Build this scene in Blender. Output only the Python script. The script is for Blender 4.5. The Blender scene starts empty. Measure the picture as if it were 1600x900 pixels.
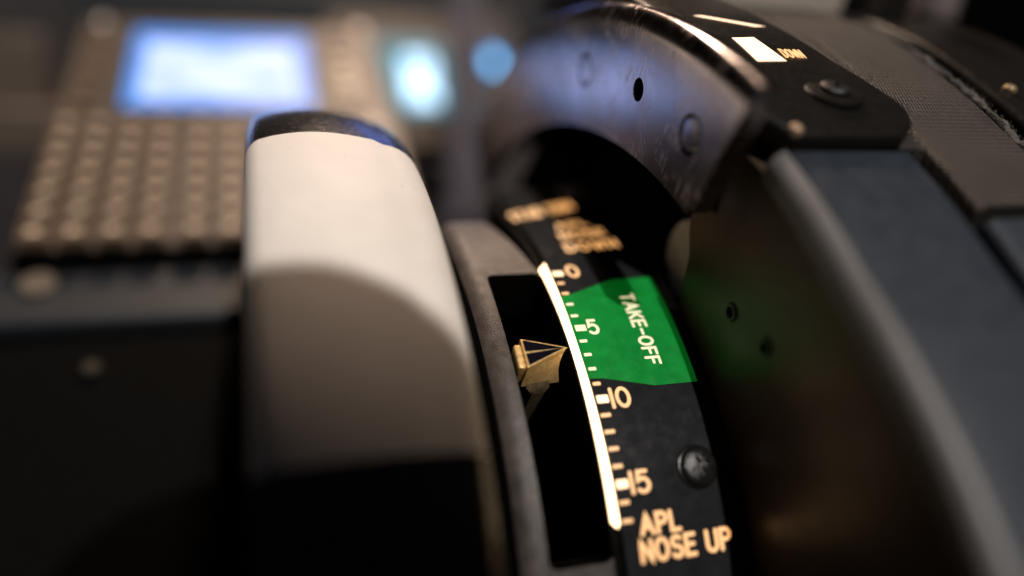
import bpy, bmesh, math, random
from math import sin, cos, pi, radians
from mathutils import Vector, Matrix
random.seed(4)
scn = bpy.context.scene
col = scn.collection

# ------------------------------------------------------------------ camera
cam_d = bpy.data.cameras.new('camera')
cam = bpy.data.objects.new('camera', cam_d); col.objects.link(cam)
cam.matrix_world = Matrix(((0.95617794, 0.05229585, -0.28807792, -0.0630),
                           (-0.29181049, 0.25047639, -0.92309708, -0.2092),
                           (0.02388257, 0.96670922, 0.25476048, 0.1342),
                           (0, 0, 0, 1)))
cam_d.sensor_width = 36.0
cam_d.lens = 1217.4173 / 1600 * 36.0
cam_d.shift_y = 0.003
cam_d.clip_start = 0.004; cam_d.clip_end = 20
cam_d.dof.use_dof = True
cam_d.dof.focus_distance = 0.1695
cam_d.dof.aperture_fstop = 2.0
cam_d.dof.aperture_blades = 0
scn.camera = cam

# ------------------------------------------------------------------ world, lamps, exposure
w = bpy.data.worlds.new('World'); scn.world = w; w.use_nodes = True
w.node_tree.nodes['Background'].inputs[0].default_value = (0.75, 0.80, 1.0, 1)
w.node_tree.nodes['Background'].inputs[1].default_value = 0.010
scn.view_settings.view_transform = 'Standard'
scn.view_settings.look = 'None'
scn.view_settings.exposure = 0.0
scn.view_settings.gamma = 1.0
scn.view_settings.use_curve_mapping = False
scn.cycles.use_denoising = True
scn.cycles.max_bounces = 7
scn.cycles.sample_clamp_indirect = 4.0

def aim(o, tgt):
    d = Vector(tgt) - o.location
    o.rotation_euler = d.to_track_quat('-Z', 'Y').to_euler()
def area(name, loc, tgt, sx, sy, power, colr):
    l = bpy.data.lights.new(name, 'AREA'); l.shape = 'RECTANGLE'; l.size = sx; l.size_y = sy
    l.energy = power; l.color = colr
    o = bpy.data.objects.new(name, l); col.objects.link(o); o.location = loc; aim(o, tgt); return o
def spot(name, loc, tgt, ang, blend, power, colr, rad=0.004):
    l = bpy.data.lights.new(name, 'SPOT'); l.spot_size = ang; l.spot_blend = blend
    l.energy = power; l.color = colr; l.shadow_soft_size = rad
    o = bpy.data.objects.new(name, l); col.objects.link(o); o.location = loc; aim(o, tgt); return o

# cockpit lamps: warm flood lamp over the glareshield, map light behind; the side and blue lamps are added fill
KEY = Vector((0.100, -0.680, 0.725)).normalized()
key = spot('map_light', tuple(Vector((0, -.05, .1)) + KEY * 2.0), (0, -.05, .1), radians(50), .5, 130.0, (1.0, 0.93, 0.87), .012)
flood = area('flood_lamp', (0.10, 0.54, 0.94), (-0.04, 0.0, 0.10), 0.12, 0.12, 7.0, (1.0, 0.72, 0.53))
side = area('side_fill', (-0.66, 0.86, 0.13), (0.0, 0.0, 0.12), 0.26, 0.46, 0.48, (1.0, 0.80, 0.64))  # added unseen warm panel, gives the steel arc its brown reflection
blue = area('blue_fill', (0.22, 0.90, 0.46), (-0.04, 0.0, 0.12), 0.16, 0.10, 0.14, (0.20, 0.32, 1.0))  # added unseen blue panel, gives the wheel top its blue sheen

# ------------------------------------------------------------------ materials
def nodes_of(m): m.use_nodes = True; return m.node_tree.nodes, m.node_tree.links
def mat(name, base, rough=0.5, metal=0.0, var=0.0, vscale=400, bump=0.0, bscale=2500, coat=0.0, emis=None, estr=0.0,
        rvar=0.0, speck=0.0, speck_col=(0.5, 0.45, 0.4), spec=0.5, stretch=(1, 1, 1), aniso=0.0):
    m = bpy.data.materials.new(name); n, l = nodes_of(m)
    b = n['Principled BSDF']
    b.inputs['Base Color'].default_value = (*base, 1); b.inputs['Roughness'].default_value = rough
    b.inputs['Metallic'].default_value = metal; b.inputs['Coat Weight'].default_value = coat
    b.inputs['Coat Roughness'].default_value = 0.12
    b.inputs['Specular IOR Level'].default_value = spec
    tc = n.new('ShaderNodeTexCoord'); mp = n.new('ShaderNodeMapping'); mp.inputs['Scale'].default_value = stretch
    l.new(tc.outputs['Object'], mp.inputs['Vector'])
    def noise(sc, det=4):
        t = n.new('ShaderNodeTexNoise'); t.inputs['Scale'].default_value = sc; t.inputs['Detail'].default_value = det
        l.new(mp.outputs['Vector'], t.inputs['Vector']); return t
    if var or speck:
        t = noise(vscale); mx = n.new('ShaderNodeMix'); mx.data_type = 'RGBA'
        mx.inputs['A'].default_value = (*[c * (1 - var) for c in base], 1)
        mx.inputs['B'].default_value = (*[min(1, c * (1 + var)) for c in base], 1)
        rp = n.new('ShaderNodeMapRange'); rp.inputs[1].default_value = .3; rp.inputs[2].default_value = .7
        l.new(t.outputs['Fac'], rp.inputs[0]); l.new(rp.outputs[0], mx.inputs['Factor'])
        last = mx.outputs['Result']
        if speck:
            t2 = noise(6500, 2); r2 = n.new('ShaderNodeMapRange'); r2.inputs[1].default_value = .67; r2.inputs[2].default_value = .74
            r2.inputs[4].default_value = speck
            l.new(t2.outputs['Fac'], r2.inputs[0])
            m2 = n.new('ShaderNodeMix'); m2.data_type = 'RGBA'
            l.new(r2.outputs[0], m2.inputs['Factor']); l.new(last, m2.inputs['A']); m2.inputs['B'].default_value = (*speck_col, 1)
            last = m2.outputs['Result']
        l.new(last, b.inputs['Base Color'])
    if rvar:
        t = noise(vscale * 1.7); rp = n.new('ShaderNodeMapRange')
        rp.inputs[1].default_value = .3; rp.inputs[2].default_value = .7
        rp.inputs[3].default_value = max(.03, rough - rvar); rp.inputs[4].default_value = min(1, rough + rvar)
        l.new(t.outputs['Fac'], rp.inputs[0]); l.new(rp.outputs[0], b.inputs['Roughness'])
    if bump:
        t = noise(bscale, 6); bp = n.new('ShaderNodeBump'); bp.inputs['Strength'].default_value = bump
        bp.inputs['Distance'].default_value = 0.0003
        l.new(t.outputs['Fac'], bp.inputs['Height']); l.new(bp.outputs['Normal'], b.inputs['Normal'])
    if emis:
        b.inputs['Emission Color'].default_value = (*emis, 1); b.inputs['Emission Strength'].default_value = estr
    return m

M = {}
M['wheel_black'] = mat('wheel_black', (.012, .012, .013), .22, bump=.35, bscale=3200, rvar=.08, coat=.3)
M['wheel_white'] = mat('wheel_white', (.78, .74, .69), .60, var=.03, vscale=120, bump=.12, bscale=1500, spec=.25)
M['face_black'] = mat('face_black', (.017, .018, .020), .17, bump=.06, bscale=3500, rvar=.05, vscale=250, speck=.18, var=.2)
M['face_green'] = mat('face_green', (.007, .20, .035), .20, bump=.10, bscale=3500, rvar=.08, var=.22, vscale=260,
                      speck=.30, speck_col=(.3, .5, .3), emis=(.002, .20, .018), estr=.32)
M['glow_bar'] = mat('glow_bar', (.8, .7, .6), .4, emis=(1.0, .68, .36), estr=4.2)
M['legend'] = mat('legend', (.4, .35, .25), .4, emis=(1.0, .47, .155), estr=1.05)
M['legend_green'] = mat('legend_green', (.5, .5, .4), .4, emis=(1.0, .86, .50), estr=.72)
M['legend_hot'] = mat('legend_hot', (.8, .7, .5), .4, emis=(1.0, .62, .34), estr=1.6)
M['frame_paint'] = mat('frame_paint', (.054, .043, .037), .42, var=.40, vscale=350, bump=.5, bscale=2800, speck=.5, speck_col=(.36, .30, .25), rvar=.1)
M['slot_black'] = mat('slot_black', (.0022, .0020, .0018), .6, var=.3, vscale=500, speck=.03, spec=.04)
M['brass'] = mat('brass', (1.0, .60, .25), .34, metal=.45, var=.22, vscale=900, bump=.3, bscale=5000, rvar=.1)
M['nickel'] = mat('nickel', (.55, .53, .50), .28, metal=1, bump=.15, bscale=4000)
M['pointer_inlay'] = mat('pointer_inlay', (.006, .006, .010), .12, bump=.05)
M['steel'] = mat('steel', (.29, .265, .27), .19, metal=1, var=.20, vscale=42, rvar=.06, bump=.05, bscale=900)
M['cheek'] = mat('cheek', (.058, .041, .028), .34, spec=.32, var=.18, vscale=90, bump=.25, bscale=1200, rvar=.06)
M['cover_grey'] = mat('cover_grey', (.021, .028, .040), .48, var=.10, vscale=160, bump=.35, bscale=3000, rvar=.08)
M['cover_weave'] = mat('cover_weave', (.046, .038, .034), .50, var=.15, vscale=160)
M['plastic_black'] = mat('plastic_black', (.009, .008, .007), .38, bump=.2, bscale=2500, rvar=.08, spec=.22)
M['screw_black'] = mat('screw_black', (.010, .010, .010), .20, bump=.2, bscale=3000)
M['ivory'] = mat('ivory', (.82, .72, .56), .5, var=.1, vscale=300)
M['void_black'] = mat('void_black', (.0018, .0018, .0018), .8, var=.2, spec=.05)
M['lever_beige'] = mat('lever_beige', (.30, .26, .22), .5, var=.08, vscale=80, bump=.1)
M['cdu_body'] = mat('cdu_body', (.100, .074, .056), .5, var=.10, vscale=60, bump=.1)
M['cdu_dark'] = mat('cdu_dark', (.06, .05, .042), .5, var=.1)
M['key'] = mat('key', (.135, .092, .062), .4, var=.12, vscale=60)
M['key_legend'] = mat('key_legend', (.6, .5, .38), .5, emis=(1.0, .70, .42), estr=.16)
M['panel_slate'] = mat('panel_slate', (.017, .021, .026), .55, var=.12, vscale=60)
M['slate_dark'] = mat('slate_dark', (.0055, .006, .0055), .6, var=.2, spec=.1)
M['sheen_grey'] = mat('sheen_grey', (.15, .145, .145), .46, var=.10, vscale=120, bump=.2, bscale=2500)
M['screw_worn'] = mat('screw_worn', (.05, .05, .05), .38, metal=.7, var=.5, vscale=900, bump=.4, bscale=4000, speck=.6)
M['panel_grey'] = mat('panel_grey', (.125, .105, .105), .55, var=.35, vscale=16)
M['brass_dark'] = mat('brass_dark', (.30, .22, .13), .5, metal=.7, var=.4, vscale=900, speck=.5)
M['dim_cap'] = mat('dim_cap', (.16, .13, .10), .7, var=.1, spec=.1)
M['slate_mid'] = mat('slate_mid', (.045, .04, .03), .7, spec=.1)
M['copper'] = mat('copper', (.42, .29, .19), .45, metal=.4, var=.15)
M['screw_scraped'] = mat('screw_scraped', (.010, .010, .010), .20, var=.4, vscale=700, bump=.4, bscale=3000, speck=.16, speck_col=(.25, .23, .2), rvar=.12)
M['lint'] = mat('lint', (.11, .10, .09), .9, var=.1)
M['dash'] = mat('dash', (.030, .027, .030), .6, var=.35, vscale=14)
M['post'] = mat('post', (.17, .145, .175), .5, var=.12, vscale=30)

# scratches on the steel, running round the arc: fine circumferential noise in the tangent frame
def tune_steel():
    m = M['steel']; n, l = nodes_of(m); b = n['Principled BSDF']
    tc = n.new('ShaderNodeTexCoord')
    wob = n.new('ShaderNodeTexNoise'); wob.inputs['Scale'].default_value = 90; l.new(tc.outputs['Object'], wob.inputs['Vector'])
    ad = n.new('ShaderNodeVectorMath'); ad.operation = 'MULTIPLY_ADD'
    l.new(wob.outputs['Color'], ad.inputs[0]); ad.inputs[1].default_value = (.0006, .0006, .0006); l.new(tc.outputs['Object'], ad.inputs[2])
    outs = []
    for deg, lo, hi, msc, mlo, mhi in ((62, .60, .70, 110, .50, .62), (118, .62, .72, 130, .52, .64), (80, .56, .70, 70, .40, .60)):
        mp = n.new('ShaderNodeMapping'); mp.inputs['Rotation'].default_value = (radians(deg), 0, 0)
        m2_ = n.new('ShaderNodeMapping'); m2_.inputs['Scale'].default_value = (1, 160, 4200)
        l.new(ad.outputs[0], mp.inputs['Vector']); l.new(mp.outputs['Vector'], m2_.inputs['Vector'])
        t = n.new('ShaderNodeTexNoise'); t.inputs['Scale'].default_value = 1.0; t.inputs['Detail'].default_value = 2
        l.new(m2_.outputs['Vector'], t.inputs['Vector'])
        rp = n.new('ShaderNodeMapRange'); rp.inputs[1].default_value = lo; rp.inputs[2].default_value = hi; l.new(t.outputs['Fac'], rp.inputs[0])
        ms = n.new('ShaderNodeTexNoise'); ms.inputs['Scale'].default_value = msc; ms.inputs['Detail'].default_value = 1
        l.new(mp.outputs['Vector'], ms.inputs['Vector'])
        mr = n.new('ShaderNodeMapRange'); mr.inputs[1].default_value = mlo; mr.inputs[2].default_value = mhi; l.new(ms.outputs['Fac'], mr.inputs[0])
        mu = n.new('ShaderNodeMath'); mu.operation = 'MULTIPLY'; l.new(rp.outputs[0], mu.inputs[0]); l.new(mr.outputs[0], mu.inputs[1]); outs.append(mu.outputs[0])
    a1 = n.new('ShaderNodeMath'); a1.operation = 'MAXIMUM'; l.new(outs[0], a1.inputs[0]); l.new(outs[1], a1.inputs[1])
    a2 = n.new('ShaderNodeMath'); a2.operation = 'MULTIPLY_ADD'; l.new(outs[2], a2.inputs[0]); a2.inputs[1].default_value = .35; l.new(a1.outputs[0], a2.inputs[2]); a2.use_clamp = True
    src = b.inputs['Base Color'].links[0].from_socket
    mx = n.new('ShaderNodeMix'); mx.data_type = 'RGBA'; l.new(a2.outputs[0], mx.inputs['Factor']); l.new(src, mx.inputs['A'])
    mx.inputs['B'].default_value = (.85, .76, .66, 1); l.new(mx.outputs['Result'], b.inputs['Base Color'])
    rs = b.inputs['Roughness'].links[0].from_socket
    rm = n.new('ShaderNodeMath'); rm.operation = 'MULTIPLY_ADD'; rm.use_clamp = True; l.new(a2.outputs[0], rm.inputs[0]); rm.inputs[1].default_value = .28; l.new(rs, rm.inputs[2])
    l.new(rm.outputs[0], b.inputs['Roughness'])
    bp = n.new('ShaderNodeBump'); bp.inputs['Strength'].default_value = .25; bp.inputs['Distance'].default_value = .0001
    l.new(a2.outputs[0], bp.inputs['Height']); l.new(bp.outputs['Normal'], b.inputs['Normal'])
tune_steel()
def tune_white():
    m = M['wheel_white']; n, l = nodes_of(m); b = n['Principled BSDF']
    src = b.inputs['Base Color'].links[0].from_socket
    tc = n.new('ShaderNodeTexCoord')
    t = n.new('ShaderNodeTexNoise'); t.inputs['Scale'].default_value = 38; t.inputs['Detail'].default_value = 5; t.inputs['Roughness'].default_value = .6
    l.new(tc.outputs['Object'], t.inputs['Vector'])
    mr = n.new('ShaderNodeMapRange'); mr.inputs[1].default_value = .42; mr.inputs[2].default_value = .75; mr.inputs[4].default_value = .20
    l.new(t.outputs['Fac'], mr.inputs[0])
    mx = n.new('ShaderNodeMix'); mx.data_type = 'RGBA'; l.new(mr.outputs[0], mx.inputs['Factor']); l.new(src, mx.inputs['A']); mx.inputs['B'].default_value = (.42, .36, .30, 1)
    t2 = n.new('ShaderNodeTexNoise'); t2.inputs['Scale'].default_value = 900; t2.inputs['Detail'].default_value = 2; l.new(tc.outputs['Object'], t2.inputs['Vector'])
    m2 = n.new('ShaderNodeMapRange'); m2.inputs[1].default_value = .70; m2.inputs[2].default_value = .76; m2.inputs[4].default_value = .6; l.new(t2.outputs['Fac'], m2.inputs[0])
    mx2 = n.new('ShaderNodeMix'); mx2.data_type = 'RGBA'; l.new(m2.outputs[0], mx2.inputs['Factor']); l.new(mx.outputs['Result'], mx2.inputs['A']); mx2.inputs['B'].default_value = (.30, .25, .20, 1)
    l.new(mx2.outputs['Result'], b.inputs['Base Color'])
tune_white()
def tune_weave():
    m = M['cover_weave']; n, l = nodes_of(m); b = n['Principled BSDF']
    tc = n.new('ShaderNodeTexCoord')
    mp = n.new('ShaderNodeMapping'); mp.inputs['Rotation'].default_value = (0, 0, radians(20))
    l.new(tc.outputs['Object'], mp.inputs['Vector'])
    v = n.new('ShaderNodeTexVoronoi'); v.inputs['Scale'].default_value = 1350; v.inputs['Randomness'].default_value = .15
    l.new(mp.outputs['Vector'], v.inputs['Vector'])
    bp = n.new('ShaderNodeBump'); bp.inputs['Strength'].default_value = 1.0; bp.inputs['Distance'].default_value = .0008; bp.invert = True
    src = b.inputs['Base Color'].links[0].from_socket
    mr = n.new('ShaderNodeMapRange'); mr.inputs[1].default_value = .15; mr.inputs[2].default_value = .55; mr.inputs[3].default_value = 1.9; mr.inputs[4].default_value = .35
    l.new(v.outputs['Distance'], mr.inputs[0])
    vm = n.new('ShaderNodeVectorMath'); vm.operation = 'SCALE'; l.new(src, vm.inputs[0]); l.new(mr.outputs[0], vm.inputs['Scale']); l.new(vm.outputs[0], b.inputs['Base Color'])
    l.new(v.outputs['Distance'], bp.inputs['Height']); l.new(bp.outputs['Normal'], b.inputs['Normal'])
tune_weave()
def screen_mat(name, edge, core, s_edge, s_core, ctr, half, rows):
    """emission: blue ground with pale blocks of text lines (too far out of focus to read)"""
    m = bpy.data.materials.new(name); n, l = nodes_of(m); b = n['Principled BSDF']
    b.inputs['Base Color'].default_value = (.01, .01, .02, 1); b.inputs['Roughness'].default_value = .3
    tc = n.new('ShaderNodeTexCoord'); sp = n.new('ShaderNodeSeparateXYZ'); l.new(tc.outputs['UV'], sp.inputs[0])
    def edgef(sock, c, h, soft):
        s = n.new('ShaderNodeMath'); s.operation = 'SUBTRACT'; l.new(sock, s.inputs[0]); s.inputs[1].default_value = c
        a = n.new('ShaderNodeMath'); a.operation = 'ABSOLUTE'; l.new(s.outputs[0], a.inputs[0])
        r = n.new('ShaderNodeMapRange'); r.inputs[1].default_value = h; r.inputs[2].default_value = h - soft
        l.new(a.outputs[0], r.inputs[0]); return r.outputs[0]
    fx = edgef(sp.outputs[0], ctr[0], half[0], .03); fy = edgef(sp.outputs[1], ctr[1], half[1], .03)
    mu = n.new('ShaderNodeMath'); mu.operation = 'MULTIPLY'; l.new(fx, mu.inputs[0]); l.new(fy, mu.inputs[1])
    mp = n.new('ShaderNodeMapping'); mp.inputs['Scale'].default_value = (3.2, rows, 1); l.new(tc.outputs['UV'], mp.inputs['Vector'])
    t = n.new('ShaderNodeTexNoise'); t.inputs['Scale'].default_value = 1.0; t.inputs['Detail'].default_value = 1; l.new(mp.outputs['Vector'], t.inputs['Vector'])
    rr = n.new('ShaderNodeMapRange'); rr.inputs[1].default_value = .3; rr.inputs[2].default_value = .55; rr.inputs[3].default_value = .35
    l.new(t.outputs['Fac'], rr.inputs[0])
    m3 = n.new('ShaderNodeMath'); m3.operation = 'MULTIPLY'; l.new(mu.outputs[0], m3.inputs[0]); l.new(rr.outputs[0], m3.inputs[1])
    mx = n.new('ShaderNodeMix'); mx.data_type = 'RGBA'; l.new(m3.outputs[0], mx.inputs['Factor'])
    mx.inputs['A'].default_value = (*[c * s_edge for c in edge], 1); mx.inputs['B'].default_value = (*[c * s_core for c in core], 1)
    l.new(mx.outputs['Result'], b.inputs['Emission Color']); b.inputs['Emission Strength'].default_value = 1
    return m
M['screen'] = screen_mat('screen', (.07, .33, .95), (.50, .57, 1.0), 1.05, 1.8, (.5, .46), (.44, .38), 9)
M['screen_far'] = screen_mat('screen_far', (.06, .30, .36), (.55, .76, 1.0), .85, 3.6, (.74, .45), (.16, .36), 4)
M['screen_small'] = screen_mat('screen_small', (.02, .25, .75), (.22, .60, 1.0), 2.6, 4.8, (.5, .45), (.36, .36), 3)

# ------------------------------------------------------------------ mesh helpers
class MB:
    def __init__(s): s.v = []; s.f = []
    def add(s, vs, fs):
        o = len(s.v); s.v += [tuple(p) for p in vs]; s.f += [tuple(i + o for i in f) for f in fs]; return s
def link(name, me, m, parent=None, smooth=35):
    if m is not None: me.materials.append(m)
    if smooth:
        for p in me.polygons: p.use_smooth = True
        me.set_sharp_from_angle(angle=radians(smooth))
    o = bpy.data.objects.new(name, me); col.objects.link(o)
    if parent: o.parent = parent
    return o
def build(name, mb, m, parent=None, smooth=35, fix=True):
    me = bpy.data.meshes.new(name); me.from_pydata(mb.v, [], mb.f); me.validate()
    if fix:
        b = bmesh.new(); b.from_mesh(me); bmesh.ops.recalc_face_normals(b, faces=b.faces); b.to_mesh(me); b.free()
    return link(name, me, m, parent, smooth)
def tag(o, label=None, cat=None, group=None, kind=None):
    if label: o['label'] = label
    if cat: o['category'] = cat
    if group: o['group'] = group
    if kind: o['kind'] = kind
    return o
def thing(name, loc, label, cat, group=None):
    o = bpy.data.objects.new(name, None); o.empty_display_size = .01; col.objects.link(o); o.location = loc
    return tag(o, label, cat, group)
def reparent(o, t):      # meshes are written in world coordinates: keep them there under a thing at its base
    o.parent = t; o.matrix_parent_inverse = Matrix.Translation(-t.location); return o

def arcs(x, th, r, c=(0, 0)): return Vector((x, -r * sin(th) + c[0], r * cos(th) + c[1]))
def sweep(mb, prof, ths, c=(0, 0), rf=None, thf=None, closed=False):
    """sweep a closed (x, r) cross-section about the X axis through the angles ths"""
    n = len(prof); base = len(mb.v)
    for k, t in enumerate(ths):
        for (x, r) in prof:
            rr = r + (rf(t) if rf else 0); tt = thf(t, x, r) if thf else t
            mb.v.append(tuple(arcs(x, tt, rr, c)))
    K = len(ths)
    for k in range(K if closed else K - 1):
        a = base + k * n; b = base + ((k + 1) % K) * n
        for i in range(n):
            j = (i + 1) % n; mb.f.append((a + i, a + j, b + j, b + i))
    if not closed:
        mb.f.append(tuple(base + i for i in range(n))); mb.f.append(tuple(base + (K - 1) * n + i for i in reversed(range(n))))
    return mb
def lin(a, b, n): return [a + (b - a) * i / (n - 1) for i in range(n)]
def fillet(cx, cr, rad, a0, a1, n=7, ry=None):
    ry = ry or rad
    return [(cx + rad * cos(a), cr + ry * sin(a)) for a in lin(a0, a1, n)]
def box(mb, c, s, R=None):
    vs = []
    for dx in (-1, 1):
        for dy in (-1, 1):
            for dz in (-1, 1):
                v = Vector((dx * s[0] / 2, dy * s[1] / 2, dz * s[2] / 2))
                if R: v = R @ v
                vs.append(v + Vector(c))
    return mb.add(vs, [(0, 1, 3, 2), (4, 6, 7, 5), (0, 4, 5, 1), (2, 3, 7, 6), (0, 2, 6, 4), (1, 5, 7, 3)])
def bevel(o, wdt, seg=2):
    m = o.modifiers.new('bevel', 'BEVEL'); m.width = wdt; m.segments = seg; m.limit_method = 'ANGLE'; m.angle_limit = radians(30); return o
def axis_frame(nrm):
    nrm = Vector(nrm).normalized(); a = Vector((1, 0, 0)) if abs(nrm.x) < .9 else Vector((0, 1, 0))
    u = nrm.cross(a).normalized(); return u, nrm.cross(u), nrm
def lathe(mb, org, nrm, prof, n=28, ang0=0):
    """turn a (radius, height) profile about an axis"""
    u, v, k = axis_frame(nrm); org = Vector(org); base = len(mb.v)
    for (r, h) in prof:
        for i in range(n):
            a = ang0 + 2 * pi * i / n; mb.v.append(tuple(org + u * (r * cos(a)) + v * (r * sin(a)) + k * h))
    for p in range(len(prof) - 1):
        for i in range(n):
            j = (i + 1) % n; mb.f.append((base + p * n + i, base + p * n + j, base + (p + 1) * n + j, base + (p + 1) * n + i))
    mb.f.append(tuple(base + i for i in range(n))); mb.f.append(tuple(base + (len(prof) - 1) * n + i for i in range(n)))
    return mb
def boolean(o, cutters):
    for c in cutters:
        md = o.modifiers.new('cut', 'BOOLEAN'); md.object = c; md.operation = 'DIFFERENCE'; md.solver = 'EXACT'
    dg = bpy.context.evaluated_depsgraph_get(); dg.update()
    me = bpy.data.meshes.new_from_object(o.evaluated_get(dg))
    o.modifiers.clear(); old = o.data; o.data = me; bpy.data.meshes.remove(old)
    for p in me.polygons: p.use_smooth = True
    me.set_sharp_from_angle(angle=radians(35))
    for c in cutters: bpy.data.objects.remove(c)
    return o

R0 = 0.1
DTH = 0.0356; TH0 = 0.4205

# ------------------------------------------------------------------ stroke lettering (engraved, round-ended)
def arcp(cx, cy, rx, ry, a0, a1, n=12): return [(cx + rx * cos(radians(a)), cy + ry * sin(radians(a))) for a in lin(a0, a1, n)]
G = {
 'A': (.72, [[(0, 0), (.36, 1), (.72, 0)], [(.13, .34), (.59, .34)]]),
 'B': (.58, [[(0, 0), (0, 1), (.30, 1)] + arcp(.30, .76, .24, .24, 90, -90)[1:] + [(0, .52)], [(.30, .52)] + arcp(.32, .26, .26, .26, 90, -90)[1:] + [(0, 0)]]),
 'D': (.64, [[(0, 0), (0, 1), (.26, 1)] + arcp(.26, .5, .38, .5, 90, -90)[1:] + [(0, 0)]]),
 'E': (.54, [[(.54, 1), (0, 1), (0, 0), (.54, 0)], [(0, .52), (.46, .52)]]),
 'F': (.54, [[(.54, 1), (0, 1), (0, 0)], [(0, .52), (.46, .52)]]),
 'I': (.0, [[(0, 0), (0, 1)]]),
 'K': (.60, [[(0, 0), (0, 1)], [(.58, 1), (.02, .42)], [(.20, .60), (.60, 0)]]),
 'L': (.50, [[(0, 1), (0, 0), (.50, 0)]]),
 'M': (.74, [[(0, 0), (0, 1), (.37, .25), (.74, 1), (.74, 0)]]),
 'N': (.62, [[(0, 0), (0, 1), (.62, 0), (.62, 1)]]),
 'O': (.72, [arcp(.36, .5, .36, .5, 90, 450, 28)]),
 'P': (.56, [[(0, 0), (0, 1), (.29, 1)] + arcp(.29, .74, .27, .26, 90, -90)[1:] + [(0, .48)]]),
 'R': (.58, [[(0, 0), (0, 1), (.29, 1)] + arcp(.29, .74, .27, .26, 90, -90)[1:] + [(0, .48)], [(.28, .48), (.58, 0)]]),
 'S': (.58, [arcp(.29, .755, .27, .245, 35, 265, 12) + arcp(.29, .255, .29, .255, 85, -150, 14)]),
 'T': (.62, [[(0, 1), (.62, 1)], [(.31, 1), (.31, 0)]]),
 'U': (.62, [[(0, 1), (0, .31)] + arcp(.31, .31, .31, .31, 180, 360)[1:] + [(.62, 1)]]),
 'W': (.84, [[(0, 1), (.21, 0), (.42, .8), (.63, 0), (.84, 1)]]),
 '0': (.60, [arcp(.30, .5, .30, .5, 90, 450, 28)]),
 '1': (.0, [[(0, 0), (0, 1)]]),
 '5': (.58, [[(.50, 1), (.10, 1), (.04, .56)] + arcp(.27, .33, .30, .33, 128, -140, 16)]),
 '-': (.44, [[(0, .5), (.44, .5)]]),
 ' ': (.22, []),
}
def ribbon(mb, pts, hw, mapf):
    pts = [Vector(p) for p in pts]
    closed = (pts[0] - pts[-1]).length < 1e-6
    # subdivide so that the strokes follow the drum
    q = [pts[0]]
    for a, b in zip(pts, pts[1:]):
        k = max(1, int((b - a).length / .0008)); q += [a.lerp(b, (i + 1) / k) for i in range(k)]
    pts = q; n = len(pts); L = []; Rr = []
    for i, p in enumerate(pts):
        if closed and i in (0, n - 1): d0 = (pts[-1] - pts[-2]).normalized(); d1 = (pts[1] - pts[0]).normalized()
        else:
            d0 = (p - pts[i - 1]).normalized() if i else (pts[1] - p).normalized(); d1 = (pts[i + 1] - p).normalized() if i < n - 1 else d0
        t = d0 + d1
        if t.length < 1e-6: t = d1
        t.normalize(); nn = Vector((-t.y, t.x)); c = max(.5, nn.dot(Vector((-d1.y, d1.x)))); nn = nn * (hw / c)
        L.append(p + nn); Rr.append(p - nn)
    mb.add([mapf(*a) for a in L] + [mapf(*a) for a in Rr], [(i, i + 1, n + i + 1, n + i) for i in range(n - 1)])
    if not closed:
        for p, d in ((pts[0], pts[0] - pts[1]), (pts[-1], pts[-1] - pts[-2])):
            a = math.atan2(d.y, d.x); m = 9
            ring = [p + Vector((cos(b), sin(b))) * hw for b in lin(a - pi / 2, a + pi / 2, m)]
            mb.add([mapf(*v) for v in ring], [tuple(range(m))])
LIFT = [0]
def text(name, s, org, du, dv, h, tw, parent, m, r=R0 + .00012, c=(0, 0), gap=.30, wscale=1.0, rf=None):
    """org=(x, s) where s is arc length; du/dv unit directions in (x, s) of the reading and cap directions"""
    mb = MB(); cur = 0.0
    for ch in s:
        wd, st = G[ch]
        for pl in st:
            LIFT[0] = (LIFT[0] + 1) % 9; lift = LIFT[0] * 2e-6
            def mp(a, b):
                x = org[0] + du[0] * a + dv[0] * b; sarc = org[1] + du[1] * a + dv[1] * b
                th = sarc / R0 if rf is None else sarc
                rr = r + rface(th) if rf is None else rf(th)
                return arcs(x, th, rr + lift, c)
            ribbon(mb, [((cur + px * wscale) * h, py * h) for px, py in pl], tw / 2, mp)
        cur += wd * wscale + gap
    o = build(name, mb, m, None, smooth=0, fix=False)
    return reparent(o, parent)

# ------------------------------------------------------------------ setting: dark cockpit backdrop
mb = MB(); box(mb, (0, 0.95, 0.55), (3.2, .02, 1.50))
tag(build('cockpit_wall', mb, M['dash'], smooth=0), kind='structure')
mb = MB(); box(mb, (0, 0.95, -.31), (3.2, .02, .216))
tag(build('lower_bulkhead', mb, M['void_black'], smooth=0), kind='structure')
mb = MB(); box(mb, (0, .1, -.42), (3.2, 2.6, .02))
tag(build('floor', mb, M['void_black'], smooth=0), kind='structure')

# ------------------------------------------------------------------ stabilizer trim wheel
WC = (-.0007, -.0011); RW = .1239
wheel = thing('handwheel', (-.049, WC[0], WC[1]), 'large black wheel in the left foreground with a broad white painted band on its rim', 'wheel')
xl, xr = -.0685, -.0298
def crown():
    p = [(xl, .100), (xl, .1202)]
    p += fillet(xl + .0045, .1202, .0045, pi, pi / 2 + .25, 7, ry=.0068)[1:]
    # gently crowned tread
    for k in range(1, 10):
        u = k / 10; x = xl + .0035 + (xr - xl - .012) * u; p.append((x, .1269 + .0018 * sin(pi * min(1, u * 1.05) ** .9) - .0004 * u))
    p += fillet(xr - .0100, .1157, .0100, pi / 2 - .12, 0, 9, ry=.0100)
    p += [(xr, .100)]
    return p
prof = crown()
mb = MB(); sweep(mb, prof, lin(.2463, .8926, 56), WC)
reparent(build('painted_band', mb, M['wheel_white'], None, 50), wheel)['label'] = 'white painted band of the rim'
mb = MB(); sweep(mb, prof, lin(.8926, 2 * pi + .2463, 190), WC)
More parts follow.
